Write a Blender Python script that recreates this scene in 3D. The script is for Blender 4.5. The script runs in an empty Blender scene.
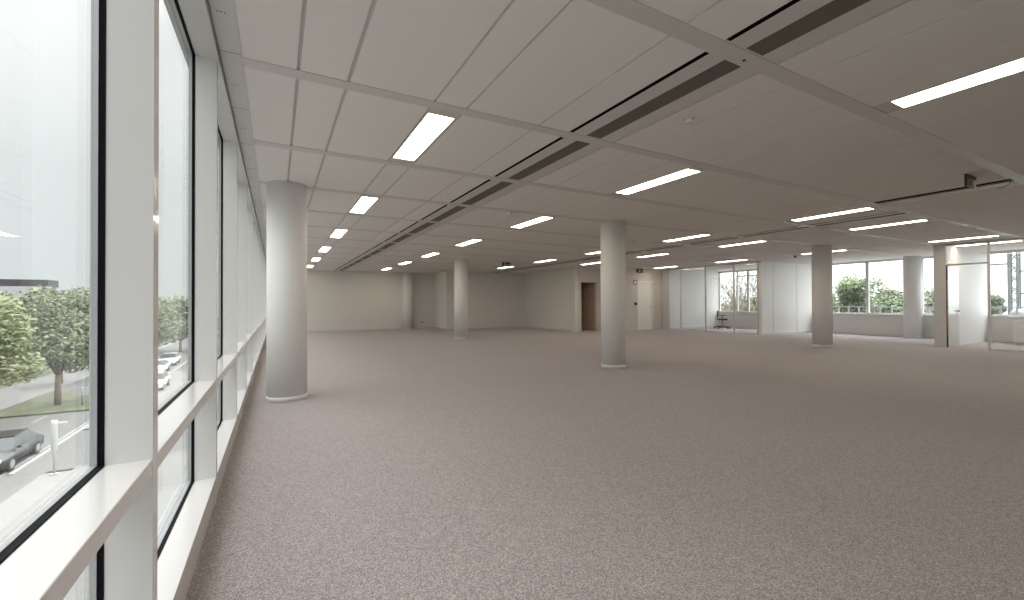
import bpy, bmesh, math, random
from mathutils import Vector, Matrix
random.seed(7)
sc = bpy.context.scene
COL = sc.collection
PI = math.pi
# World frame: x = across the floor from the street facade, y = along the facade, z = up, finished floor at z = 0
H = 2.952          # ceiling height
MOD = 1.645        # facade and ceiling module
U0 = 1.785         # first mullion / ceiling band ahead of the camera
YB, YF = -8.085, 22.6
XL, XR = -0.345, 20.6
ZG = -6.4          # street level

# ------------------------------------------------------------------ materials
def mat(name, col, rough=.5, metal=0., spec=.5, emit=None, es=0., noise=None, bump=None, coat=0.):
    m = bpy.data.materials.new(name); m.use_nodes = True
    nt = m.node_tree; b = nt.nodes['Principled BSDF']
    b.inputs['Base Color'].default_value = (*col, 1); b.inputs['Roughness'].default_value = rough
    b.inputs['Metallic'].default_value = metal; b.inputs['Specular IOR Level'].default_value = spec
    b.inputs['Coat Weight'].default_value = coat
    if emit:
        b.inputs['Emission Color'].default_value = (*emit, 1); b.inputs['Emission Strength'].default_value = es
    tc = nt.nodes.new('ShaderNodeTexCoord')
    if noise:
        sc_, amt = noise
        n = nt.nodes.new('ShaderNodeTexNoise'); n.inputs['Scale'].default_value = sc_; n.inputs['Detail'].default_value = 3
        r = nt.nodes.new('ShaderNodeValToRGB')
        r.color_ramp.elements[0].position = .3; r.color_ramp.elements[1].position = .7
        r.color_ramp.elements[0].color = (*[max(0, c*(1-amt)) for c in col], 1)
        r.color_ramp.elements[1].color = (*[min(1, c*(1+amt)) for c in col], 1)
        nt.links.new(tc.outputs['Object'], n.inputs['Vector']); nt.links.new(n.outputs['Fac'], r.inputs['Fac'])
        nt.links.new(r.outputs['Color'], b.inputs['Base Color'])
    if bump:
        sc_, st = bump
        n2 = nt.nodes.new('ShaderNodeTexNoise'); n2.inputs['Scale'].default_value = sc_
        bp = nt.nodes.new('ShaderNodeBump'); bp.inputs['Strength'].default_value = st; bp.inputs['Distance'].default_value = .004
        nt.links.new(tc.outputs['Object'], n2.inputs['Vector']); nt.links.new(n2.outputs['Fac'], bp.inputs['Height'])
        nt.links.new(bp.outputs['Normal'], b.inputs['Normal'])
    return m

def glass_mat(name, tint, refl=1.0):
    m = bpy.data.materials.new(name); m.use_nodes = True; nt = m.node_tree; nt.nodes.clear()
    out = nt.nodes.new('ShaderNodeOutputMaterial'); mix = nt.nodes.new('ShaderNodeMixShader')
    tr = nt.nodes.new('ShaderNodeBsdfTransparent'); tr.inputs['Color'].default_value = (*tint, 1)
    gl = nt.nodes.new('ShaderNodeBsdfGlossy'); gl.inputs['Roughness'].default_value = .01
    gl.inputs['Color'].default_value = (.97, 1, .99, 1)
    # Schlick reflectance, the same from both sides of each pane face
    ge = nt.nodes.new('ShaderNodeNewGeometry'); dt = nt.nodes.new('ShaderNodeVectorMath'); dt.operation = 'DOT_PRODUCT'
    nt.links.new(ge.outputs['Incoming'], dt.inputs[0]); nt.links.new(ge.outputs['Normal'], dt.inputs[1])
    def mth(op, *ins):
        q = nt.nodes.new('ShaderNodeMath'); q.operation = op
        for i_, v_ in enumerate(ins):
            if isinstance(v_, (int, float)): q.inputs[i_].default_value = v_
            else: nt.links.new(v_, q.inputs[i_])
        return q.outputs[0]
    c1 = mth('SUBTRACT', 1.0, mth('ABSOLUTE', dt.outputs['Value']))
    fr = mth('ADD', mth('MULTIPLY', mth('POWER', c1, 5.0), .55*refl), .035)
    nt.links.new(fr, mix.inputs[0]); nt.links.new(tr.outputs[0], mix.inputs[1]); nt.links.new(gl.outputs[0], mix.inputs[2])
    nt.links.new(mix.outputs[0], out.inputs['Surface'])
    return m

def carpet_mat():
    m = bpy.data.materials.new('carpet'); m.use_nodes = True; nt = m.node_tree; b = nt.nodes['Principled BSDF']
    tc = nt.nodes.new('ShaderNodeTexCoord')
    n = nt.nodes.new('ShaderNodeTexVoronoi'); n.inputs['Scale'].default_value = 215
    sp_ = nt.nodes.new('ShaderNodeSeparateColor'); nt.links.new(n.outputs['Color'], sp_.inputs[0])
    r = nt.nodes.new('ShaderNodeValToRGB'); e = r.color_ramp.elements
    e[0].position = .0; e[0].color = (.172, .153, .152, 1); e[1].position = 1; e[1].color = (.56, .517, .515, 1)
    k = e.new(.5); k.color = (.322, .285, .28, 1)
    n2 = nt.nodes.new('ShaderNodeTexNoise'); n2.inputs['Scale'].default_value = .55; n2.inputs['Detail'].default_value = 4
    mx = nt.nodes.new('ShaderNodeMix'); mx.data_type = 'RGBA'; mx.blend_type = 'MULTIPLY'; mx.inputs['Factor'].default_value = 1
    r2 = nt.nodes.new('ShaderNodeValToRGB'); r2.color_ramp.elements[0].position = .3; r2.color_ramp.elements[1].position = .7
    r2.color_ramp.elements[0].color = (.94, .94, .94, 1); r2.color_ramp.elements[1].color = (1, 1, 1, 1)
    nt.links.new(tc.outputs['Object'], n.inputs['Vector']); nt.links.new(sp_.outputs[0], r.inputs['Fac'])
    nt.links.new(tc.outputs['Object'], n2.inputs['Vector']); nt.links.new(n2.outputs['Fac'], r2.inputs['Fac'])
    nt.links.new(r.outputs['Color'], mx.inputs['A']); nt.links.new(r2.outputs['Color'], mx.inputs['B'])
    nt.links.new(mx.outputs['Result'], b.inputs['Base Color'])
    b.inputs['Roughness'].default_value = .95; b.inputs['Specular IOR Level'].default_value = .15
    b.inputs['Sheen Weight'].default_value = .25; b.inputs['Sheen Roughness'].default_value = .6
    bp = nt.nodes.new('ShaderNodeBump'); bp.inputs['Strength'].default_value = .3; bp.inputs['Distance'].default_value = .002
    nt.links.new(sp_.outputs[1], bp.inputs['Height']); nt.links.new(bp.outputs['Normal'], b.inputs['Normal'])
    return m

def leaf_mat(name, c0, c1):
    m = mat(name, c0, .7, spec=.2); nt = m.node_tree; b = nt.nodes['Principled BSDF']
    tc = nt.nodes.new('ShaderNodeTexCoord'); n = nt.nodes.new('ShaderNodeTexNoise'); n.inputs['Scale'].default_value = 1.3; n.inputs['Detail'].default_value = 6
    r = nt.nodes.new('ShaderNodeValToRGB'); r.color_ramp.elements[0].position = .35; r.color_ramp.elements[1].position = .65
    r.color_ramp.elements[0].color = (*c0, 1); r.color_ramp.elements[1].color = (*c1, 1)
    nt.links.new(tc.outputs['Object'], n.inputs['Vector']); nt.links.new(n.outputs['Fac'], r.inputs['Fac']); nt.links.new(r.outputs['Color'], b.inputs['Base Color'])
    return m

M = dict(
    carpet=carpet_mat(),
    tile=mat('ceiling_tile_white', (.81, .795, .77), .9, spec=.2, bump=(220, .15)),
    tbar=mat('ceiling_grid_grey', (.55, .54, .52), .6),
    band=mat('ceiling_band_metal', (.63, .615, .595), .35, spec=.5),
    perim=mat('perimeter_panel_metal', (.60, .605, .585), .4),
    slot=mat('slot_black', (.006, .006, .006), .9, spec=0),
    grille=mat('grille_brown_grey', (.145, .13, .11), .6),
    wall=mat('wall_paint', (.74, .73, .71), .75, spec=.3, noise=(.6, .015)),
    wall_warm=mat('core_wall_paint', (.70, .66, .62), .75, spec=.3, noise=(.6, .015)),
    white_wall=mat('cabinet_white', (.84, .84, .83), .45),
    col=mat('column_paint', (.82, .815, .81), .85, spec=.2),
    white=mat('white_lacquer', (.73, .73, .725), .2, spec=.5, coat=.5),
    frame=mat('grey_lacquer', (.66, .66, .65), .35),
    alu=mat('aluminium', (.45, .47, .48), .4, metal=.5),
    gasket=mat('rubber_black', (.006, .006, .009), .6, spec=.1),
    dark=mat('dark_plastic', (.02, .02, .02), .45),
    glass=glass_mat('facade_glass', (.945, .95, .94)),
    glass_clear=glass_mat('partition_glass', (.96, .965, .96)),
    lamp=mat('lamp_diffuser', (.9, .88, .82), .5, emit=(1, .85, .68), es=14.0),
    rim=mat('lamp_rim', (.62, .58, .53), .5),
    sign_white=mat('sign_white', (.85, .85, .8), .5),
    sign_green=mat('sign_dark_green', (.01, .03, .02), .4),
    wood=mat('wood_reveal', (.55, .34, .20), .5, noise=(6, .2)),
    brown=mat('brown_lining', (.55, .44, .37), .7),
    red=mat('red_seal', (.30, .06, .05), .5),
    chrome=mat('chrome', (.6, .6, .6), .25, metal=1),
    fabric=mat('black_fabric', (.018, .018, .02), .9),
    asphalt=mat('asphalt', (.115, .114, .112), .9, noise=(3, .1)),
    paving=mat('pale_paving', (.175, .173, .168), .85, noise=(5, .08)),
    line=mat('road_paint', (.25, .25, .245), .7),
    grass=mat('grass_green', (.095, .105, .06), .9, noise=(1.5, .3)),
    kerb=mat('kerb_stone', (.30, .30, .29), .8),
    bark=mat('bark', (.17, .14, .11), .9, noise=(9, .3)),
    leaf_a=leaf_mat('leaf_light', (.12, .14, .075), (.27, .295, .17)),
    leaf_b=leaf_mat('leaf_mid', (.11, .13, .08), (.23, .255, .16)),
    leaf_c=leaf_mat('leaf_hedge', (.10, .14, .075), (.27, .32, .18)),
    twig=mat('bare_twigs', (.22, .185, .15), .9),
    car_black=mat('car_paint_black', (.02, .022, .025), .3, coat=.2),
    car_white=mat('car_paint_white', (.8, .8, .8), .25, coat=.6),
    car_glass=mat('car_glass', (.05, .06, .065), .15, spec=.5),
    tyre=mat('tyre', (.02, .02, .02), .8),
    roof_dark=mat('roof_dark', (.045, .048, .055), .8, noise=(2, .15)),
    roof_grey=mat('roof_tiles_grey', (.095, .093, .097), .8, noise=(4, .15)),
    render=mat('house_render', (.34, .32, .30), .85),
    steel=mat('galvanised_steel', (.26, .28, .30), .5, metal=.3),
    white_out=mat('outdoor_white', (.42, .42, .41), .5),
    brickwork=mat('pale_facade', (.50, .48, .46), .85),
)

# ------------------------------------------------------------------ mesh helpers
class MB:
    """collects shapes of one mesh"""
    def __init__(s): s.v = []; s.f = []; s.mi = []; s.sm = []
    def add(s, vs, fs, mi=0, smooth=False):
        o = len(s.v); s.v += [tuple(v) for v in vs]; s.f += [tuple(i+o for i in f) for f in fs]
        s.mi += [mi]*len(fs); s.sm += [smooth]*len(fs); return s
    def box(s, x0, x1, y0, y1, z0, z1, mi=0):
        vs = [(x, y, z) for z in (z0, z1) for y in (y0, y1) for x in (x0, x1)]
        return s.add(vs, [(0,2,3,1), (4,5,7,6), (0,1,5,4), (2,6,7,3), (0,4,6,2), (1,3,7,5)], mi)
    def bbox(s, x0, x1, y0, y1, z0, z1, b=.004, mi=0):
        """box with chamfered edges"""
        bm = bmesh.new(); vs = [bm.verts.new((x, y, z)) for z in (z0, z1) for y in (y0, y1) for x in (x0, x1)]
        for f in [(0,2,3,1), (4,5,7,6), (0,1,5,4), (2,6,7,3), (0,4,6,2), (1,3,7,5)]: bm.faces.new([vs[i] for i in f])
        bmesh.ops.bevel(bm, geom=bm.edges[:], offset=b, segments=2, affect='EDGES', profile=.5)
        bm.verts.index_update()
        s.add([v.co[:] for v in bm.verts], [[v.index for v in f.verts] for f in bm.faces], mi); bm.free(); return s
    def lathe(s, prof, cx=0, cy=0, n=48, mi=0, smooth=True, cz=0):
        """prof = [(r, z)...] bottom to top"""
        vs = []; fs = []
        for r, z in prof:
            for k in range(n):
                a = 2*PI*k/n; vs.append((cx+r*math.cos(a), cy+r*math.sin(a), cz+z))
        for j in range(len(prof)-1):
            for k in range(n):
                k2 = (k+1) % n; fs.append((j*n+k, j*n+k2, (j+1)*n+k2, (j+1)*n+k))
        s.add(vs, fs, mi, smooth)
        b = len(s.v)-len(vs); m = len(prof)-1
        s.f.append(tuple(b+k for k in reversed(range(n)))); s.f.append(tuple(b+m*n+k for k in range(n)))
        s.mi += [mi, mi]; s.sm += [False, False]; return s
    def tube(s, p, q, r0, r1=None, n=8, mi=0):
        r1 = r0 if r1 is None else r1
        p, q = Vector(p), Vector(q); d = (q-p).normalized()
        a = d.orthogonal().normalized(); b = d.cross(a); vs = []
        for c, r in ((p, r0), (q, r1)):
            for k in range(n):
                t = 2*PI*k/n; vs.append(tuple(c+a*r*math.cos(t)+b*r*math.sin(t)))
        fs = [(k, (k+1) % n, n+(k+1) % n, n+k) for k in range(n)]
        s.add(vs, fs, mi, True); o = len(s.v)-2*n
        s.f += [tuple(o+k for k in reversed(range(n))), tuple(o+n+k for k in range(n))]; s.mi += [mi]*2; s.sm += [False]*2
        return s
    def prism(s, pts, y0, y1, mi=0, axis='y'):
        """outline pts (a, z) pushed along y (or x)"""
        n = len(pts)
        mk = (lambda a, z, t: (a, t, z)) if axis == 'y' else (lambda a, z, t: (t, a, z))
        vs = [mk(a, z, y0) for a, z in pts]+[mk(a, z, y1) for a, z in pts]
        fs = [tuple(range(n)), tuple(reversed(range(n, 2*n)))]+[(k, n+k, n+(k+1) % n, (k+1) % n) for k in range(n)]
        return s.add(vs, fs, mi)
    def build(s, name, mats, parent=None, loc=None):
        me = bpy.data.meshes.new(name); me.from_pydata(s.v, [], s.f)
        for m in (mats if isinstance(mats, (list, tuple)) else [mats]): me.materials.append(m)
        me.polygons.foreach_set('material_index', s.mi); me.polygons.foreach_set('use_smooth', s.sm)
        bm = bmesh.new(); bm.from_mesh(me); bmesh.ops.recalc_face_normals(bm, faces=bm.faces); bm.to_mesh(me); bm.free()
        me.update()
        o = bpy.data.objects.new(name, me); COL.objects.link(o)
        if parent: o.parent = parent
        if loc: o.location = loc
        return o

def tag(o, label=None, cat=None, group=None, kind=None):
    if label: o['label'] = label
    if cat: o['category'] = cat
    if group: o['group'] = group
    if kind: o['kind'] = kind
    return o
def empty(name, loc=(0, 0, 0), rz=0):
    o = bpy.data.objects.new(name, None); COL.objects.link(o); o.location = loc; o.rotation_euler = (0, 0, rz); o.empty_display_size = .2; return o
def struct(o): o['kind'] = 'structure'; return o
KIDS = {}
def copy_tree(o, parent=None):
    c = o.copy(); COL.objects.link(c); c.parent = parent
    for ch in [x for x in bpy.data.objects if x.parent == o]: copy_tree(ch, c)
    return c

# ------------------------------------------------------------------ floor and walls
struct(MB().box(XL-.13, XR+.13, YB, YF+.1, -.12, 0).build('floor', M['carpet']))

XP = 16.85                      # office partition line
def wall(name, m, *boxes):
    b = MB()
    for q in boxes: b.box(*q)
    return struct(b.build(name, M[m]))
wall('wall_far', 'wall', (XL-.2, 7.65, YF, YF+.15, 0, H))
wall('wall_far_return', 'wall', (7.5, 7.65, 20.6, YF, 0, H))
wall('wall_middle', 'wall', (7.65, 12.05, 20.6, 20.75, 0, H))
wall('wall_side', 'wall', (12.05, 12.2, 16.0, 20.75, 0, H))
wall('wall_recess', 'wall_warm', (12.2, 12.47, 16.0, 16.15, 0, H), (13.33, 14.4, 16.0, 16.15, 0, H), (12.47, 13.33, 16.0, 16.15, 2.28, H),
     (14.4, 14.55, 15.3, 16.15, 0, H))
wall('wall_door', 'wall_warm', (14.55, 15.24, 15.3, 15.45, 0, H), (16.30, XP, 15.3, 15.45, 0, H), (15.24, 16.30, 15.3, 15.45, 2.36, H))
wall('wall_office_far', 'white_wall', (XP+.04, XR+.2, 14.80, 15.45, 0, H))
wall('wall_bay', 'white_wall', (XP, XR, 10.2, 10.33, 0, H))
wall('wall_office_near', 'white_wall', (XP, XR, 4.93, 5.11, 0, H))
wall('wall_behind', 'wall', (XL-.2, XR+.2, YB-.15, YB, 0, H))
wall('wall_right', 'wall', (XR, XR+.2, YB, 14.9, 0, .80))
# seams of the white wall panels of the open bay
b = MB()
for x in (17.60, 19.3): b.box(x-.004, x+.004, 10.194, 10.202, .08, H)
struct(b.build('trim_1', M['tbar']))
# recess behind the brown opening
b = MB().box(12.42, 12.47, 16.0, 17.3, 0, 2.33).box(12.42, 13.38, 16.02, 17.3, 2.285, 2.33)
struct(b.build('trim_2', M['wood']))
b = MB().box(13.33, 13.38, 16.15, 17.3, 0, 2.33).box(12.42, 13.38, 17.3, 17.4, 0, 2.33)
struct(b.build('wall_recess_back', M['brown']))
d1 = struct(empty('door_1', (12.72, 17.28, 0)))
MB().bbox(0, .52, -.05, 0, .01, 2.2, .006).build('door_leaf', M['brown'], d1)
MB().box(-.04, 0, -.07, .0, 0, 2.24).box(.52, .56, -.07, 0, 0, 2.24).box(-.04, .56, -.07, 0, 2.2, 2.24).build('door_frame', M['wall_warm'], d1)
# baseboards
def base(name, *boxes):
    b = MB()
    for q in boxes: b.box(*q)
    struct(b.build(name, M['white']))
base('baseboard_far', (XL, 7.5, YF-.012, YF, 0, .07), (7.488, 7.5, 20.6, YF-.012, 0, .07))
base('baseboard_middle', (7.488, 12.04, 20.588, 20.6, 0, .07), (12.038, 12.05, 16.0, 20.588, 0, .07))
base('baseboard_core', (12.2, 12.42, 15.988, 16, 0, .07), (13.38, 14.388, 15.988, 16, 0, .07), (14.388, 15.20, 15.288, 15.3, 0, .07))
base('baseboard_office', (XP+.06, XR, 14.788, 14.8, 0, .07), (XP, XR, 10.188, 10.2, 0, .06), (XR-.012, XR, YB, 14.788, 0, .06))

# ------------------------------------------------------------------ ceiling
XT = [-.203, .135, .468, 1.132, 1.413, 2.13, 2.478, 3.052, 3.41, 4.06, 4.43, 4.70, 5.40, 5.75, 6.41, 7.08, 7.74, 8.40, 8.74, 9.05, 9.325, 9.95, 10.52,
      10.86, 11.37, 11.64, 12.3, 12.96, 13.6, 13.94, 14.6, 15.26, 15.71, 15.98, 16.64, 16.97, 17.6, 17.88, 18.5, 19.09, 19.36, 20.0, 20.5, XR]
GAP = {0: .012, 1: .024, 2: .026, 3: .02, 4: .02, 5: .014}
LROWS = (1.272, 4.566, 9.187, 11.505, 15.845)
def row_light(xa, xb):
    c = (xa+xb)/2
    return any(abs(c-r) < .03 for r in LROWS) or abs(c-17.74) < .03 or abs(c-19.225) < .03
bays = [(U0+MOD*k, U0+MOD*(k+1)) for k in range(-6, 13)]
lit_bay = lambda k: (k % 2 == 1)        # bays with luminaires: index from -6
b = MB()
b.box(XL-.2, XR+.2, YB-.15, YF+.15, H+.014, H+.12, 1)
def bay_index(y): return round((y-U0)/MOD-.5)
lights = []; diffs = []
for (ya, yb_) in bays:
    k = bay_index((ya+yb_)/2)
    y0, y1 = ya+.0625, min(yb_-.0625, YF)
    if y1 < YB: continue
    y0 = max(y0, YB)
    if y1-y0 < .1: continue
    for i in range(len(XT)-1):
        xa, xb = XT[i], XT[i+1]
        ga, gb = GAP.get(i, .011)/2, GAP.get(i+1, .011)/2
        if i == 0: ga = 0
        c = (xa+xb)/2
        if row_light(xa, xb) and k % 2 == 1:
            ok = True
            if abs(c-17.74) < .03 and k != 1: ok = False
            if abs(c-19.225) < .03: ok = False
            if k == 13: ok = False
            if abs(c-15.845) < .03 and k not in (-1, 1, 3, 5, 7): ok = False
            if abs(c-11.505) < .03 and (k > 7): ok = False
            if abs(c-9.187) < .03 and (k > 9): ok = False
            if ok:
                lights.append((xa, xb, (ya+yb_)/2, k)); continue
        if (i == 6 and k >= -1) or (i == 21 and k > 0): diffs.append((xa, xb, y0, y1, k, i)); continue
        if i == 18 and k == 0: diffs.append((xa, xb, y0, y1, k, i)); continue
        b.box(xa+ga, xb-gb, y0, y1, H, H+.016, 0)
struct(b.build('ceiling', [M['tile'], M['tbar']]))
n = 3
for (ya, yb_) in bays:                      # flat metal bands between the tile fields
    if YB < yb_ < YF:
        struct(MB().bbox(-.203, XR, yb_-.0625, yb_+.0625, H-.006, H+.02, .002).build('trim_%d' % n, M['band'])); n += 1
# perimeter panel along the facade with its fixing holes
b = MB().box(-.324, -.203, YB, YF, H-.004, H+.02, 0)
for k in range(-6, 26):
    y = .15+k*.915
    if YB < y < YF:
        for dx in (-.293, -.275, -.257): b.lathe([(.0045, -.0012), (.0045, .0)], dx, y, 10, 1, cz=H-.004)
        b.box(-.324, -.203, y+.44-.002, y+.44+.002, H-.0045, H-.003, 1)
struct(b.build('trim_%d' % n, [M['perim'], M['slot']])); n += 1

# luminaires: each module holds one panel 1.3 m long with a narrow rim and blank end plates
def make_light():
    e = empty('ceiling_light', (0, 0, H))
    w, l, L = .134, .655, .757
    f = MB().box(-w, w, l, L, 0, .016).box(-w, w, -L, -l, 0, .016)
    f.box(-w, -w+.016, -l, l, 0, .016).box(w-.016, w, -l, l, 0, .016).box(-w+.016, w-.016, -l, -l+.012, 0, .016).box(-w+.016, w-.016, l-.012, l, 0, .016)
    f.build('frame', M['rim'], e)
    d = MB().box(-w+.016, w-.016, -l+.012, l-.012, .003, .012)
    d.build('diffuser', M['lamp'], e)
    return e
rown = {0: 'first row from the street windows', 1: 'second row, between the air slots and the middle columns', 2: 'third row, beyond the middle columns',
        3: 'fourth row, before the glazed offices', 4: 'row just before the office partition'}
proto = make_light(); first = True
def depth_word(k):
    return {-3: 'behind the viewpoint', -1: 'over the viewpoint', 1: 'first one ahead', 3: 'second one ahead', 5: 'third one ahead', 7: 'fourth one ahead', 9: 'fifth one ahead', 11: 'sixth one ahead'}.get(k, 'far back')
for (xa, xb, yc, k) in lights:
    x = (xa+xb)/2
    if k < -1: continue
    o = proto if first else copy_tree(proto); first = False
    o.location = (x, yc-.005, H)
    r = min(range(5), key=lambda i: abs(LROWS[i]-x))
    if r == 1 and k == -1: lab = 'largest lit ceiling panel, cut by the right edge of the view'
    elif abs(x-17.74) < .1: lab = 'lit ceiling panel seen through the right office glass, above the open door'
    elif abs(x-19.225) < .1: lab = 'lit ceiling panel close to the garden windows of the open bay'
    else: lab = 'narrow lit ceiling panel, %s of the %s' % (depth_word(k), rown[r])
    tag(o, ' '.join(lab.split()[:16]), 'ceiling light', 'lit ceiling panels')

# air diffusers between the bands
def make_diff(L, kind):
    e = empty('ceiling_air_diffuser', (0, 0, H))
    hl = L/2-.012
    if kind == 'full':        # black slot, plate, sunk grille, plate
        w = .574
        p = MB().box(.038, .195, -hl, hl, 0, .02).box(.379, w-.02, -hl, hl, 0, .02).box(w-.014, w-.002, -hl, hl, -.003, .02)
        p.box(-.0, .038, -L/2, -hl, 0, .02).box(0, .038, hl, L/2, 0, .02).box(.038, w, hl, L/2, 0, .02).box(.038, w, -L/2, -hl, 0, .02)
        p.build('plate', M['band'], e)
        MB().box(.0, .038, -hl, hl, .001, .02).build('slot', M['slot'], e)
        g = MB().box(.195, .379, -hl, hl, .002, .02)
        for j in range(5): g.box(.215+j*.034, .221+j*.034, -hl, hl, .0005, .002)
        g.build('grille', M['grille'], e)
    return e
ORD = 'first second third fourth fifth sixth seventh eighth ninth tenth eleventh twelfth thirteenth'.split()
pd = None
for (xa, xb, y0, y1, k, i) in diffs:
    if i == 18:
        continue
    if pd is None: pd = make_diff(MOD-.125, 'full'); o = pd
    else: o = copy_tree(pd)
    o.location = (xa if i == 6 else xa+.02, (y0+y1)/2, H)
    o.scale = (1 if i == 6 else .97, (y1-y0)/(MOD-.125), 1)
    if i == 6: lab = 'slotted air grille cut by the top edge of the view' if k == -1 else 'slotted ceiling air grille, %s whole one in the line nearest the street windows' % ORD[k]
    else: lab = 'slotted ceiling air grille, %s one in the line beyond the middle columns' % ORD[k-1]
    tag(o, lab, 'air vent', 'slotted ceiling air diffusers')
# open track with device and loose wire, nearest bay of the third row
y0, y1 = U0+.0625, U0+MOD-.0625
t = empty('ceiling_track', (8.74, (y0+y1)/2, H)); hl = (y1-y0)/2
tag(t, 'open black ceiling slot with loose wire, top right above the open door', 'track')
MB().box(-.08, .04, -hl, hl, -.002, .018).box(.056, .12, -hl, hl, -.002, .018).build('slot', M['slot'], t)
MB().box(.04, .056, -hl, hl, -.0035, .018).box(.12, .31, -hl, hl, 0, .018).build('rail', M['band'], t)
w = MB(); pts = [Vector((.08, -hl+.03, .01)), Vector((.1, -hl+.05, -.03)), Vector((.13, -hl+.10, -.055)), Vector((.12, -hl+.16, -.07))]
for p, q in zip(pts, pts[1:]): w.tube(p, q, .004, n=6)
w.build('loose_wire', M['dark'], t)
dv = empty('ceiling_device', (7.96, 2.05, H)); tag(dv, 'small dark box bracket hanging from the ceiling at top right', 'ceiling device')
MB().box(-.17, .17, -.012, .012, -.05, -.001).box(-.17, -.14, -.012, .012, -.165, -.05).build('housing', M['dark'], dv)
MB().bbox(-.14, .09, -.006, .010, -.16, -.05, .002).build('front_plate', M['grille'], dv)
MB().bbox(.09, .16, -.012, .012, -.17, -.05, .003).build('side_flange', M['rim'], dv)
MB().lathe([(.035, 0), (.035, .006)], 0, 0, 16).build('lens', M['dark'], dv).matrix_local = Matrix.Translation((-.02, -.006, -.10)) @ Matrix.Rotation(PI/2, 4, 'X')

def detector(name, x, y, lab, r=.05, h=.045, m='white'):
    e = empty(name, (x, y, H)); tag(e, lab, 'smoke detector' if r > .04 else 'sensor')
    MB().lathe([(r*.96, -.012), (r, -.010), (r, 0)], n=28).build('base', M[m], e)
    MB().lathe([(r*.35, -h), (r*.62, -h*.92), (r*.78, -h*.6), (r*.8, -.012)], n=28).build('dome', M[m], e)
detector('smoke_detector', 3.234, 2.602, 'round white smoke detector on ceiling between air slots and large lit panel')
detector('smoke_detector', 3.70, 6.86, 'small white detector on ceiling just above the front column, centre', .045, .06)
detector('smoke_detector', 8.32, 8.43, 'small detector on ceiling right of the front middle column', .045, .05)
detector('smoke_detector', 9.80, 5.10, 'small detector on ceiling band over the right front column', .045, .05)
detector('smoke_detector', 16.1, 8.55, 'dark little detector on ceiling before the white bay wall', .045, .07, 'grille')
detector('ceiling_sensor', 2.783, 1.793, 'tiny black sensor in the metal band at the nearest air slot', .010, .008, 'dark')

# ------------------------------------------------------------------ columns
def column(x, y, lab, r=.25):
    e = empty('column', (x, y, 0)); tag(e, lab, 'column', 'round white columns', 'thing')
    MB().lathe([(r, .06), (r, H)], n=72).build('shaft', M['col'], e)
    MB().lathe([(r+.005, 0), (r+.005, .056), (r+.003, .062), (r, .064)], n=72).build('base_ring', M['col'], e)
    return e
column(.13, 6.72, 'large round white column nearest the street windows')
column(6.03, 6.72, 'round white column standing free in front of the recess and door')
column(6.00, 14.9, 'round white column before the dark middle wall')
column(6.0, 22.3, 'distant round column standing against the far wall')
column(14.05, 6.72, 'round column shaded grey, in front of white bay wall and window')
column(20.2, 6.72, 'round column close to the garden windows between two panes')

# ------------------------------------------------------------------ street facade
def facade():
    g = 3.5
    names = 1
    ks = range(-5, 13)
    global n
    # continuous sill, rail, head
    struct(MB().bbox(-.46, -.3455, YB, YF, .02, .175, .003).build('wall_left', M['white']))
    struct(MB().box(-.46, -.352, YB, YF, 0, .02).build('baseboard_left', M['frame']))
    struct(MB().bbox(-.46, -.3455, YB, YF, .755, .81, .003).build('trim_%d' % n, M['white'])); n += 1
    struct(MB().box(-.485, -.335, YB, YF, 2.912, 3.02).build('trim_%d' % n, M['frame'])); n += 1
    for k in range(-5, 14):
        u = U0+MOD*k
        if not YB < u < YF: continue
        m = MB().box(-.46, -.3445, u-.0325, u+.0325, .001, 2.915, 0).box(-.482, -.46, u-.0315, u+.0315, -.15, 3.0, 1)
        struct(m.build('trim_%d' % n, [M['white'], M['alu']])); n += 1
    # outside: sill apron and slab edge
    struct(MB().box(-.54, -.46, YB, YF, -.30, .17).build('wall_left_apron', M['alu']))
    struct(MB().box(-.482, -.46, YB, YF, .757, .808).build('trim_%d' % n, M['alu'])); n += 1
    for k in range(-6, 13):
        a, c = U0+MOD*k+.0325, U0+MOD*(k+1)-.0325
        if a < YB: a = YB
        if c > YF: c = YF
        if c-a < .3: continue
        w = struct(empty('window_%d' % names, ((-.5), (a+c)/2, .81))); names += 1
        y0, y1 = a-(a+c)/2, c-(a+c)/2
        def ring(xo0, xo1, z0, z1, t, pr=0.):
            mb = MB(); Y0, Y1 = y0-.001, y1+.001
            mb.box(xo0, xo1, Y0, Y0+t, z0, z1).box(xo0, xo1, Y1-t, Y1, z0, z1).box(xo0, xo1, Y0+t, Y1-t, z0, z0+t).box(xo0, xo1, Y0+t, Y1-t, z1-t, z1)
            return mb
        for nm, z0, z1 in (('upper', 0, 2.912-.81), ('lower', .175-.81, .755-.81)):
            ring(.024, .040, z0, z1, .0035).build(nm+'_gasket', M['gasket'], w)
            ring(.010, .024, z0, z1, .006).build(nm+'_frame', M['alu'], w)
            ring(.006, .010, z0, z1, .0045).build(nm+'_bead', M['frame'], w)
            MB().box(.008, .018, y0+.003, y1-.003, z0+.003, z1-.003).build(nm+'_glass', M['glass'], w)
    return names
nw = facade()

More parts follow.
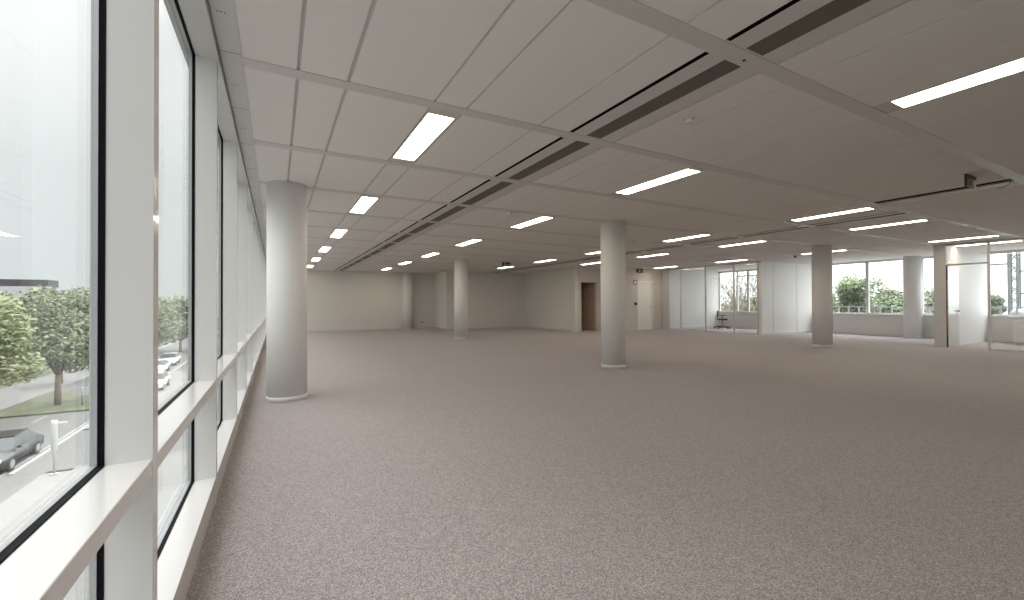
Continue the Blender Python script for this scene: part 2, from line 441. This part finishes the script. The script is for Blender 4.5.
# ------------------------------------------------------------------ garden facade (right)
UR = 8.26
struct(MB().bbox(XR-.09, XR+.22, YB, 14.8, .80, .838, .006).build('trim_%d' % n, M['white'])); n += 1
struct(MB().box(XR-.02, XR+.22, YB, 14.8, 2.915, 3.02).build('trim_%d' % n, M['white'])); n += 1
edges = [UR+MOD*j for j in range(-9, 4)]+[14.80]
for j in range(len(edges)-1):
    a, c = edges[j], edges[j+1]
    w = struct(empty('window_%d' % nw, (XR+.07, (a+c)/2, .838))); nw += 1
    h = (c-a)/2; Z = 2.915-.838
    fr = MB()
    for s0, s1 in ((-h, -h+.05), (h-.05, h)): fr.box(-.04, .05, s0, s1, 0, Z)
    fr.box(-.04, .05, -h+.05, h-.05, 0, .045).box(-.04, .05, -h+.05, h-.05, Z-.045, Z)
    fr.build('frame', M['frame'], w)
    MB().box(0, .008, -h+.04, h-.04, .04, Z-.04).build('pane', M['glass_clear'], w)
    if abs((a+c)/2-13.98) < .4 or abs((a+c)/2-12.35) < .4:
        t2 = MB().box(-.05, .04, -h+.05, (h-.05 if a < 12.5 else -h+.56), 1.78, 1.83)
        if a > 12.5: t2.box(-.05, .04, -h+.54, -h+.60, .045, Z-.045)
        t2.build('transom', M['frame'], w)

# ------------------------------------------------------------------ glass office partitions
def partition(name, posts, panes, loc_y):
    w = struct(empty(name, (XP, loc_y, 0)))
    for p in posts: MB().bbox(-.03, .03, p-loc_y-.027, p-loc_y+.027, 0, H, .004).build('post', M['frame'], w)
    for a, c in panes:
        MB().box(-.006, .006, a-loc_y+.01, c-loc_y-.01, .03, H-.03).build('glass_pane', M['glass_clear'], w)
        MB().box(-.025, .025, a-loc_y, c-loc_y, 0, .04).build('bottom_rail', M['frame'], w)
        MB().box(-.025, .025, a-loc_y, c-loc_y, H-.045, H).build('top_rail', M['frame'], w)
    return w
ps = [15.27, 14.09, 12.75, 11.39, 10.36]
partition('wall_glass_far_office', ps, [(ps[i+1], ps[i]) for i in range(4)], 12.8)
pr = [4.01, 2.4, .8, -.8, -2.4, -4, -5.6, -7.2]
partition('wall_glass_near_office', pr, [(pr[i+1], pr[i]) for i in range(7)], 0)
# open door of the near office: frame, transom pane, leaf swung against the white wall
d3 = struct(empty('door_2', (XP, 4.9, 0)))
MB().bbox(-.05, .05, -.055, .21, 0, H, .004).build('end_post', M['frame'], d3)
MB().box(-.03, .03, -.89, -.055, 2.33, 2.375).box(-.03, .03, -.89, -.055, H-.05, H).build('door_frame', M['alu'], d3)
MB().box(-.006, .006, -.865, -.055, 2.375, H-.05).build('transom_pane', M['glass_clear'], d3)
MB().box(-.045, .05, -.066, -.0535, 0, 2.33).build('door_seal', M['gasket'], d3)
sl = MB()
for z0, z1 in ((.33, 1.12), (1.16, 1.92)): sl.box(-.035, .045, -.071, -.0655, z0, z1)
sl.build('seal_strip', M['red'], d3)
MB().bbox(.09, 1.0, -.03, .01, .01, 2.31, .004).build('door_leaf', M['white'], d3)
hd = MB().tube((.90, -.03, 1.03), (.90, -.075, 1.03), .018).tube((.90, -.07, 1.03), (.76, -.07, 1.03), .016).box(.885, .915, -.036, -.029, .92, .96)
hd.build('door_handle', M['dark'], d3)

# ------------------------------------------------------------------ white door by the exit sign
d2 = struct(empty('door_3', (15.77, 15.3, 0)))
MB().bbox(-.45, .45, .02, .065, .008, 2.29, .004).build('door_leaf', M['white_wall'], d2)
MB().box(-.53, -.45, -.015, .15, 0, 2.36).box(.45, .53, -.015, .15, 0, 2.36).box(-.45, .45, -.015, .15, 2.29, 2.36).build('door_frame', M['white_wall'], d2)
MB().tube((.37, .02, 1.12), (.37, -.04, 1.12), .012).tube((.37, -.035, 1.12), (.22, -.035, 1.12), .012).box(.355, .385, .012, .02, .98, 1.02).build('door_handle', M['chrome'], d2)

def runner(mb, s, y, mi):
    """white pictogram: doorway, walking figure, arrow, all as thin raised shapes"""
    def q(x0, x1, z0, z1): mb.box(x0*s, x1*s, y-.002, y, z0*s, z1*s, mi)
    q(-.42, -.38, -.2, .2); q(-.18, -.14, -.2, .2); q(-.42, -.14, .16, .2)
    q(-.31, -.26, .06, .12); q(-.33, -.25, -.05, .05); q(-.36, -.33, -.02, .02); q(-.25, -.21, -.0, .04); q(-.35, -.31, -.17, -.05); q(-.27, -.23, -.15, -.05)
    q(.02, .30, -.03, .03)
    mb.add([(.28*s, y, .13*s), (.28*s, y, -.13*s), (.42*s, y, 0), (.28*s, y-.002, .13*s), (.28*s, y-.002, -.13*s), (.42*s, y-.002, 0)], [(0, 1, 2), (3, 5, 4), (0, 3, 4, 1), (1, 4, 5, 2), (2, 5, 3, 0)], mi)
s1 = empty('exit_sign', (8.04, 15.15, 2.86)); tag(s1, 'black exit sign with white pictogram hanging from the ceiling, centre', 'exit sign')
MB().bbox(-.18, .18, -.02, .02, -.09, .08, .004).build('sign_box', M['sign_green'], s1)
p_ = MB(); runner(p_, .30, -.0205, 0); p_.build('pictogram', M['sign_white'], s1)
for hx in (-.1, .1): MB().tube((hx, 0, .08), (hx, 0, H-2.86), .005, n=6).build('hanger', M['alu'], s1)
s2 = empty('exit_sign', (15.38, 15.26, 2.86)); tag(s2, 'small black exit sign above the white door', 'exit sign')
MB().bbox(-.18, .18, -.03, .04, -.09, .09, .004).build('sign_box', M['sign_green'], s2)
p_ = MB(); runner(p_, .27, -.0305, 0); p_.build('pictogram', M['sign_white'], s2)
s3 = empty('safety_sign', (15.10, 15.295, 2.30)); tag(s3, 'small square sign with white centre on the wall beside the white door', 'sign')
MB().bbox(-.10, .10, -.012, .005, -.11, .11, .003).build('board', M['grille'], s3)
MB().box(-.06, .06, -.0145, -.0118, -.07, .07).build('pictogram', M['sign_white'], s3)
s4 = empty('call_point', (15.12, 15.295, 1.27)); tag(s4, 'small dark alarm box on the wall beside the white door', 'alarm box')
MB().bbox(-.08, .08, -.04, .005, -.06, .06, .005).build('housing', M['dark'], s4)
MB().box(-.04, .04, -.043, -.0395, -.02, .03).build('window', M['grille'], s4)
o = empty('wall_socket', (6.85, YF-.001, .33)); tag(o, 'small dark socket low on the far wall', 'socket')
MB().bbox(-.05, .05, -.012, .002, -.05, .05, .003).build('cover', M['rim'], o)
MB().bbox(-.03, .03, -.015, -.011, -.03, .03, .001).build('outlet', M['dark'], o)

# ------------------------------------------------------------------ swivel chair in the far office
ch = empty('office_chair', (19.75, 13.98, 0), .7); tag(ch, 'black swivel chair in the glazed office under the window', 'chair')
MB().bbox(-.23, .23, -.22, .22, .43, .50, .025).build('seat', M['fabric'], ch)
bk = MB().bbox(-.19, .19, .20, .245, .60, .90, .018); bk.build('backrest', M['fabric'], ch)
MB().tube((0, .15, .44), (0, .25, .50), .018).tube((0, .25, .50), (0, .245, .72), .018).build('back_stem', M['dark'], ch)
MB().lathe([(.03, .10), (.03, .26), (.018, .27), (.018, .44)], n=16).build('gas_column', M['chrome'], ch)
for s in (-1, 1):
    MB().tube((s*.2, 0, .45), (s*.28, 0, .47), .014).tube((s*.28, 0, .46), (s*.28, .02, .66), .014).bbox(s*.28-.03, s*.28+.03, -.13, .12, .65, .68, .008).build('armrest', M['dark'], ch)
for k in range(5):
    a = 2*PI*k/5
    lg = MB().tube((0, 0, .12), (.36*math.cos(a), .36*math.sin(a), .075), .024, .016).build('leg', M['dark'], ch)
    MB().tube((.36*math.cos(a)-.02*math.sin(a), .36*math.sin(a)+.02*math.cos(a), .03), (.36*math.cos(a)+.02*math.sin(a), .36*math.sin(a)-.02*math.cos(a), .03), .03, n=14).tube(
        (.36*math.cos(a), .36*math.sin(a), .03), (.36*math.cos(a), .36*math.sin(a), .08), .008).build('caster', M['dark'], lg)
ds = empty('office_cupboard', (20.1, 3.2, 0)) ; tag(ds, 'low white cupboard behind the right office glass under the window', 'cupboard')
MB().bbox(-.38, .38, -1.0, 1.0, .06, .70, .004).box(-.35, .35, -.97, .97, 0, .06).build('body', M['white_wall'], ds)
MB().bbox(-.40, .39, -1.02, 1.02, .70, .73, .004).build('top', M['white'], ds)
for j in range(2):
    dd = MB().bbox(-.40, -.381, -.98+j*.99, -.02+j*.99, .08, .69, .003).build('door', M['white_wall'], ds)
    MB().box(-.425, -.40, -.06+j*.1, -.04+j*.1, .40, .55).build('handle', M['chrome'], dd)

# ================================================================== outdoors, street side
road = MB().box(-17.6, -10.45, -30, 140, ZG-.2, ZG).box(-60, -17.6, 37.2, 43.5, ZG-.2, ZG-.001)
struct(road.build('road', M['asphalt']))
pv = MB().box(-9.3, -.7, -30, 27.3, ZG-.2, ZG+.08).box(-8.3, -.7, 27.3, 27.9, ZG-.2, ZG+.08).box(-10.45, -.7, 36, 62, ZG-.2, ZG+.08)
struct(pv.build('pavement', M['paving']))
struct(MB().box(-10.45, -.7, 27.9, 36, ZG-.2, ZG).box(-10.45, -.7, 62, 140, ZG-.2, ZG).box(-10.45, -9.3, -30, 27.9, ZG-.2, ZG).build('parking_street', M['asphalt']))
struct(MB().box(-10.60, -10.45, 28, 140, ZG, ZG+.10).build('kerb', M['kerb']))
rl = MB().box(-10.98, -10.86, -10, 120, ZG, ZG+.006)
for k in range(26): rl.box(-14.1, -13.98, -10+k*5, -8+k*5, ZG, ZG+.006)
struct(rl.build('road_markings', M['line']))
struct(MB().box(-22, -17.6, 43.5, 140, ZG-.2, ZG+.08).box(-22, -17.6, -30, 37.2, ZG-.2, ZG+.08).build('far_pavement', M['paving']))
g = MB().box(-140, -22, 43.5, 160, ZG-.2, ZG+.05).box(-140, -22, -60, 37.2, ZG-.2, ZG+.05).box(-17.2, -11.9, 42.5, 52, ZG-.1, ZG+.12)
struct(g.build('lawn', M['grass']))
struct(MB().box(-140, 140, 160, 320, ZG-.2, ZG).box(20.9, 140, -60, 160, ZG-.2, ZG).box(-140, -60, 37.2, 43.5, ZG-.2, ZG).build('ground', M['grass']))

def tree_mesh(seed, hgt, rad, trunk, nleaf, leaf, mb_leaf=None, low=.25):
    rnd = random.Random(seed); crown = MB()
    blobs = []
    for k in range(16):
        a = rnd.uniform(0, 2*PI); rr = rad*.62*math.sqrt(rnd.random()); z = hgt*rnd.uniform(low+.14, .86)
        br = rad*rnd.uniform(.30, .5)*(1-.35*abs(z/hgt-.55))
        blobs.append((rr*math.cos(a)*(1.15-z/hgt*.5), rr*math.sin(a)*(1.15-z/hgt*.5), min(z, hgt-br), br))
    blobs.append((0, 0, hgt*.6, rad*.62))
    for k in range(nleaf):
        bx, by, bz, br = rnd.choice(blobs)
        t = rnd.uniform(-1, 1); a = rnd.uniform(0, 2*PI); q = math.sqrt(1-t*t); r = br*(rnd.uniform(.55, 1.08))
        c = Vector((bx+r*q*math.cos(a), by+r*q*math.sin(a), bz+r*t*.85))
        d1_ = Vector((rnd.gauss(0, 1), rnd.gauss(0, 1), rnd.gauss(0, .6))).normalized(); d2_ = d1_.orthogonal().normalized()
        w1, w2 = leaf*rnd.uniform(.6, 1.2), leaf*rnd.uniform(.3, .7)
        crown.add([c-d1_*w1, c+d2_*w2, c+d1_*w1, c-d2_*w2], [(0, 1, 2, 3)])
    tr = MB().tube((0, 0, 0), (0, .05, hgt*low*1.3), trunk, trunk*.75, 10)
    for k in range(6):
        a = k*1.05; tr.tube((0, .05, hgt*low*1.2), (rad*.5*math.cos(a), rad*.5*math.sin(a), hgt*.65), trunk*.5, trunk*.15, 6)
    return crown, tr
def tree(seed, x, y, hgt, rad, leafm, label, nleaf=4200, leaf=.15, trunk=.22, group='street trees', low=.25, z=ZG):
    e = empty('tree', (x, y, z)); tag(e, label, 'tree', group)
    c, t_ = tree_mesh(seed, hgt, rad, trunk, nleaf, leaf, low=low)
    c.build('crown', M[leafm], e); t_.build('trunk', M['bark'], e)
    return e
tree(1, -14.6, 45.4, 9.6, 3.9, 'leaf_b', 'street tree on the grass verge right of the black car', 12000, low=.20)
tree(2, -16.4, 38.5, 9.2, 4.2, 'leaf_a', 'large light green tree filling the near window over the black car', 14000, low=.26)
tree(3, -17.8, 33.0, 9.0, 3.8, 'leaf_a', 'light green tree at the left frame edge above the black car', 11000, low=.28)
tree(4, -21.5, 50.0, 9.4, 4.6, 'leaf_a', 'bushy tree behind the verge tree, below the dark flat roof', 10000, low=.2)
tree(5, -18.5, 58.0, 9.2, 4.6, 'leaf_b', 'distant tree beside the first window mullion', 5500, low=.2)
tree(6, -15.2, 70.0, 9.6, 5.0, 'leaf_b', 'tall tree in the second window above the white cars', 5500, low=.2, leaf=.26)
tree(7, -13.8, 88.0, 9.4, 5.5, 'leaf_b', 'pale far tree behind the white cars', 4500, low=.15, leaf=.3)
tree(8, -25.5, 42.5, 8.6, 4.4, 'leaf_a', 'tree behind the nearest street tree, below the grey gable roof', 5500, low=.15)
tree(9, -24.0, 66.0, 9.0, 5.0, 'leaf_b', 'far street tree between the house roofs', 4500, low=.15, leaf=.26)

def car(x, y, rz, paint, label, L=4.3, W=1.8):
    e = empty('car', (x, y, ZG), rz); tag(e, label, 'car', 'cars in the street')
    body = [(-2.15, .32), (-2.15, .62), (-2.08, .78), (-1.15, .92), (.9, .95), (1.75, .92), (2.12, .80), (2.15, .40), (2.05, .28), (-2.05, .28)]
    bm = bmesh.new()
    vv = [[bm.verts.new((sx*(W/2 if .3 < z < .85 else W/2-.06), a, z)) for a, z in body] for sx in (-1, 1)]
    bm.faces.new(vv[0]); bm.faces.new(list(reversed(vv[1])))
    m_ = len(body)
    for k in range(m_): bm.faces.new((vv[0][k], vv[1][k], vv[1][(k+1) % m_], vv[0][(k+1) % m_]))
    bmesh.ops.recalc_face_normals(bm, faces=bm.faces)
    bmesh.ops.bevel(bm, geom=bm.edges[:], offset=.05, segments=2, affect='EDGES'); bm.verts.index_update()
    MB().add([v.co[:] for v in bm.verts], [[v.index for v in f.verts] for f in bm.faces], 0, True).build('body', M[paint], e); bm.free()
    cab = [(-1.05, .90, W/2-.08), (-.35, 1.38, W/2-.24), (.95, 1.42, W/2-.24), (1.75, .92, W/2-.10)]
    mb = MB(); vs = [(s*w, a, z) for a, z, w in cab for s in (-1, 1)]
    mb.add(vs, [(0, 1, 3, 2), (4, 5, 7, 6), (0, 2, 4, 6), (1, 7, 5, 3), (0, 6, 7, 1)], 0).build('cabin_glass', M['car_glass'], e)
    MB().bbox(-(W/2-.25), W/2-.25, -.38, 1.0, 1.375, 1.44, .02).build('roof', M[paint], e)
    for sy, nm in ((-1.32, 'f'), (1.32, 'r')):
        for sx in (-1, 1):
            wv = MB().tube((sx*(W/2-.2), sy, .32), (sx*(W/2+.01), sy, .32), .32, n=20).build('wheel', M['tyre'], e)
            MB().tube((sx*(W/2-.1), sy, .32), (sx*(W/2+.02), sy, .32), .20, n=14).build('rim', M['steel'], wv)
    for sx in (-1, 1):
        MB().bbox(sx*.68-.16, sx*.68+.16, -2.17, -2.05, .60, .74, .02).build('headlight', M['sign_white'], e)
        MB().bbox(sx*(W/2+.06)-.08, sx*(W/2+.06)+.08, -.85, -.75, .92, 1.04, .02).build('side_mirror', M[paint], e)
    return e
car(-11.75, 30.2, .02, 'car_black', 'black car driving on the street below the near window')
car(-11.3, 50.3, .02, 'car_white', 'white car parked by the kerb in the second window, nearer one').location = (-9.45+-.35, 50.2, ZG+.08)
car(-11.9, 62.5, .02, 'car_white', 'white car farther along the street in the second window')
car(-12.2, 70.5, .02, 'car_white', 'white car farthest along the street')
po = empty('marker_post', (-8.8, 27.04, ZG+.08)); tag(po, 'tall white post on the pavement next to the black car', 'post')
MB().lathe([(.05, 0), (.05, 1.0), (.11, 1.15), (.12, 2.3), (.10, 2.42)], n=14).build('pole', M['white_out'], po)
MB().lathe([(.16, 0), (.16, .04)], n=14).build('base', M['kerb'], po)
MB().bbox(.1, .42, -.05, .05, 2.22, 2.32, .01).build('arm', M['white_out'], po)
sp = empty('street_sign', (-12.9, 44.3, ZG)); tag(sp, 'small white street sign on a grey pole beside the verge tree', 'sign')
MB().tube((0, 0, 0), (0, 0, 1.6), .05).build('pole', M['steel'], sp)
MB().bbox(-.55, .55, -.03, .03, .85, 1.45, .01).build('board', M['white_out'], sp)

def house(name, x, y, w, d, zt, zr, wallm, roofm, label, flat=False):
    e = empty(name, (x, y, ZG)); tag(e, label, 'building')
    zt, zr = zt-ZG, zr-ZG
    MB().box(-w/2, w/2, 0, d, 0, zt).build('wall', M[wallm], e)
    if flat: MB().bbox(-w/2-.4, w/2+.4, -.4, d+.4, zt, zr, .05).build('roof', M[roofm], e)
    else:
        MB().prism([(-.6, zt-.2), (-.6, zt), (d/2, zr), (d+.6, zt), (d+.6, zt-.2)], -w/2-.5, w/2+.5, axis='x').build('roof', M[roofm], e)
    for k in range(max(2, int(w//3))):
        xx = -w/2+1.2+k*(w-2)/max(1, int(w//3)-1)*.95
        f = MB().box(xx-.5, xx+.5, -.06, .02, zt-2.2, zt-.9).build('window', M['white_out'], e)
        MB().box(xx-.42, xx+.42, -.08, -.05, zt-2.12, zt-.98).build('pane', M['car_glass'], f)
    return e
house('apartment_building', -34.3, 95, 4.6, 3, 4.15, 5.35, 'roof_grey', 'roof_dark', 'distant building with long dark flat roof above the trees', True)
house('house', -33.6, 85, 7.5, 9, 2.3, 4.1, 'render', 'roof_grey', 'house with pale grey gable roof behind the trees at the left edge')
house('house', -26.2, 88, 5.0, 7, 2.4, 3.7, 'render', 'roof_dark', 'small dark roofed house beside the first mullion')

# ================================================================== outdoors, garden side
struct(MB().box(XR+.20, 27.5, YB, 26, -.25, .28).build('terrace_slab', M['kerb']))
rs = empty('terrace_railing', (22.5, 8, .28)); tag(rs, 'low white railing outside the garden windows', 'railing')
MB().box(-.02, .02, -15, 10, .80, .84).build('top_rail', M['steel'], rs)
for k in range(30):
    y = -8.0+k*.385+2.0
    if -15 < y < 10: MB().box(-.02, .02, y-.028, y+.028, 0, .80).build('post', M['steel'], rs)
tree(21, 33.5, 13.9, 10.1, 2.5, 'leaf_c', 'rounded green tree in left pane of the open bay window', 9000, leaf=.12, low=.15, group='garden trees')
tree(22, 33.0, 11.75, 9.0, 2.0, 'leaf_c', 'lower green tree in the wide pane beside the window column', 7000, leaf=.12, low=.15, group='garden trees')
tree(23, 33.5, 10.3, 9.2, 2.0, 'leaf_c', 'green tree partly hidden behind the window column', 7000, leaf=.12, low=.15, group='garden trees')
tree(24, 37.0, 12.9, 9.3, 2.6, 'leaf_b', 'tree behind the garden trees, between the two tallest', 6000, leaf=.14, low=.15, group='garden trees')
tree(25, 34.5, 16.2, 9.3, 2.4, 'leaf_c', 'green tree hidden behind the grey front column', 6000, leaf=.12, low=.15, group='garden trees')
tree(26, 41.0, 9.75, 9.4, 1.2, 'leaf_c', 'light green tree in the right office window left of the mast', 7000, leaf=.13, low=.15, group='garden trees')
tree(27, 47.0, 14.6, 9.5, 2.8, 'leaf_b', 'far garden tree behind the row', 5000, leaf=.16, low=.15, group='garden trees')

def bare_tree(seed, x, y, hgt, label):
    rnd = random.Random(seed); mb = MB()
    def grow(p, d, l, r, lev):
        q = p+d*l; mb.tube(p, q, r, r*.65, 6 if lev < 2 else 4)
        if lev >= 6: return
        for _ in range(3 if lev < 4 else 2):
            nd = (d+Vector((rnd.gauss(0, .45), rnd.gauss(0, .45), rnd.uniform(-.05, .35)))).normalized()
            grow(q, nd, l*rnd.uniform(.62, .82), r*.6, lev+1)
    grow(Vector((0, 0, 0)), Vector((0, 0, 1)), hgt*.30, .12, 0)
    o = mb.build('bare_tree', M['twig']); o.location = (x, y, ZG); tag(o, label, 'tree', 'leafless trees')
    return o
bare_tree(31, 28.5, 19.9, 10.0, 'leafless tree outside the glazed office, left window pane')
bare_tree(32, 31.5, 20.3, 10.4, 'leafless tree outside the glazed office, right window pane')
bare_tree(33, 38.5, 26.0, 11.0, 'leafless tree farther back outside the glazed office')
tree(34, 40.0, 25.8, 9.2, 2.6, 'leaf_c', 'pale green shrubby tree behind the leafless trees', 6000, leaf=.14, low=.1, group='garden trees')
tree(35, 44.0, 31.0, 9.0, 3.0, 'leaf_b', 'low green tree far behind the leafless trees', 5000, leaf=.16, low=.1, group='garden trees')
# lattice mast
ms = empty('lattice_mast', (45, 9.5, ZG)); tag(ms, 'grey steel lattice mast seen through the right office window', 'mast')
leg = MB(); hh = 13.5
for sx in (-.2, .2):
    for sy in (-.2, .2): leg.box(sx-.07, sx+.07, sy-.07, sy+.07, 0, hh)
leg.build('leg_frame', M['steel'], ms)
br = MB()
for k in range(18):
    z = k*.75
    br.tube((-.2, -.2, z), (-.2, .2, z+.75), .03, n=5).tube((.2, .2, z), (.2, -.2, z+.75), .03, n=5).tube((-.2, -.2, z), (.2, -.2, z+.75), .03, n=5)
br.build('bracing', M['steel'], ms)
arm = MB()
for z, l in ((9.75, 3.0), (8.2, 3.2), (10.3, -1.2)): arm.box(-.08, .08, -max(l, 0), -min(l, 0), z, z+.10)
arm.box(-.06, .06, -1.2, -1.1, 8.2, 9.75).box(-.06, .06, -2.1, -2.0, 8.2, 9.75)
arm.tube((0, 0, 12.6), (0, -3.0, 9.8), .025, n=5).tube((0, 0, 11.6), (0, -2.0, 9.8), .025, n=5)
arm.build('arm', M['steel'], ms)
rd = empty('radome', (43.0, 8.95, 0.15)); tag(rd, 'white round dome outside the right office window below the mast', 'dome')
MB().lathe([(.34*math.cos(t), .34+.34*math.sin(t)) for t in [-1.4+.2*i for i in range(15)]], n=24).build('dome', M['white_out'], rd)
MB().lathe([(.5, -6.6), (.5, -.2), (.2, -.1), (.2, .05)], n=16).build('pedestal', M['steel'], rd)

# ------------------------------------------------------------------ sky: bright overcast, brighter towards the zenith
wd = bpy.data.worlds.new('overcast_sky'); sc.world = wd; wd.use_nodes = True; nt = wd.node_tree; bg = nt.nodes['Background']
tc = nt.nodes.new('ShaderNodeTexCoord'); sx = nt.nodes.new('ShaderNodeSeparateXYZ'); rp = nt.nodes.new('ShaderNodeValToRGB')
nt.links.new(tc.outputs['Generated'], sx.inputs[0]); nt.links.new(sx.outputs['Z'], rp.inputs['Fac'])
e = rp.color_ramp.elements
e[0].position = 0; e[0].color = (.89, .965, .985, 1)
e[1].position = 1; e[1].color = (6.6, 6.6, 6.65, 1)
k = e.new(.22); k.color = (.97, 1.03, 1.05, 1)
k = e.new(.45); k.color = (1.35, 1.38, 1.40, 1)
k = e.new(.64); k.color = (3.4, 3.43, 3.46, 1)
nt.links.new(rp.outputs['Color'], bg.inputs['Color'])
# the veiled sun stands on the garden side: that half of the cloud cover is brighter
mr = nt.nodes.new('ShaderNodeMapRange'); mr.inputs['From Min'].default_value = -.2; mr.inputs['From Max'].default_value = .8
mr.inputs['To Min'].default_value = 1.0; mr.inputs['To Max'].default_value = 2.9
nt.links.new(sx.outputs['X'], mr.inputs['Value']); nt.links.new(mr.outputs['Result'], bg.inputs['Strength'])

# ------------------------------------------------------------------ camera
cam = bpy.data.cameras.new('camera'); co = bpy.data.objects.new('camera', cam); COL.objects.link(co)
cam.sensor_width = 36; cam.lens = 430.6/1024*36; cam.clip_start = .02; cam.clip_end = 600
yaw, pitch, roll = [math.radians(a) for a in (28.674, .4787, -.2255)]
F = Vector((math.sin(yaw)*math.cos(pitch), math.cos(yaw)*math.cos(pitch), math.sin(pitch)))
R = Vector((math.cos(yaw), -math.sin(yaw), 0)); U = R.cross(F)
c_, s_ = math.cos(roll), math.sin(roll)
R2 = R*c_+U*s_; U2 = -R*s_+U*c_
co.matrix_world = Matrix(((R2.x, U2.x, -F.x, 0), (R2.y, U2.y, -F.y, 0), (R2.z, U2.z, -F.z, 1.3), (0, 0, 0, 1)))
sc.camera = co
sc.view_settings.view_transform = 'Standard'; sc.view_settings.look = 'None'
sc.view_settings.exposure = 0.0; sc.view_settings.gamma = 1.0; sc.view_settings.use_curve_mapping = False
sc.cycles.max_bounces = 12; sc.cycles.diffuse_bounces = 6; sc.cycles.transparent_max_bounces = 24
sc.cycles.sample_clamp_indirect = 6; sc.cycles.use_denoising = True
sc.cycles.caustics_reflective = False; sc.cycles.caustics_refractive = False
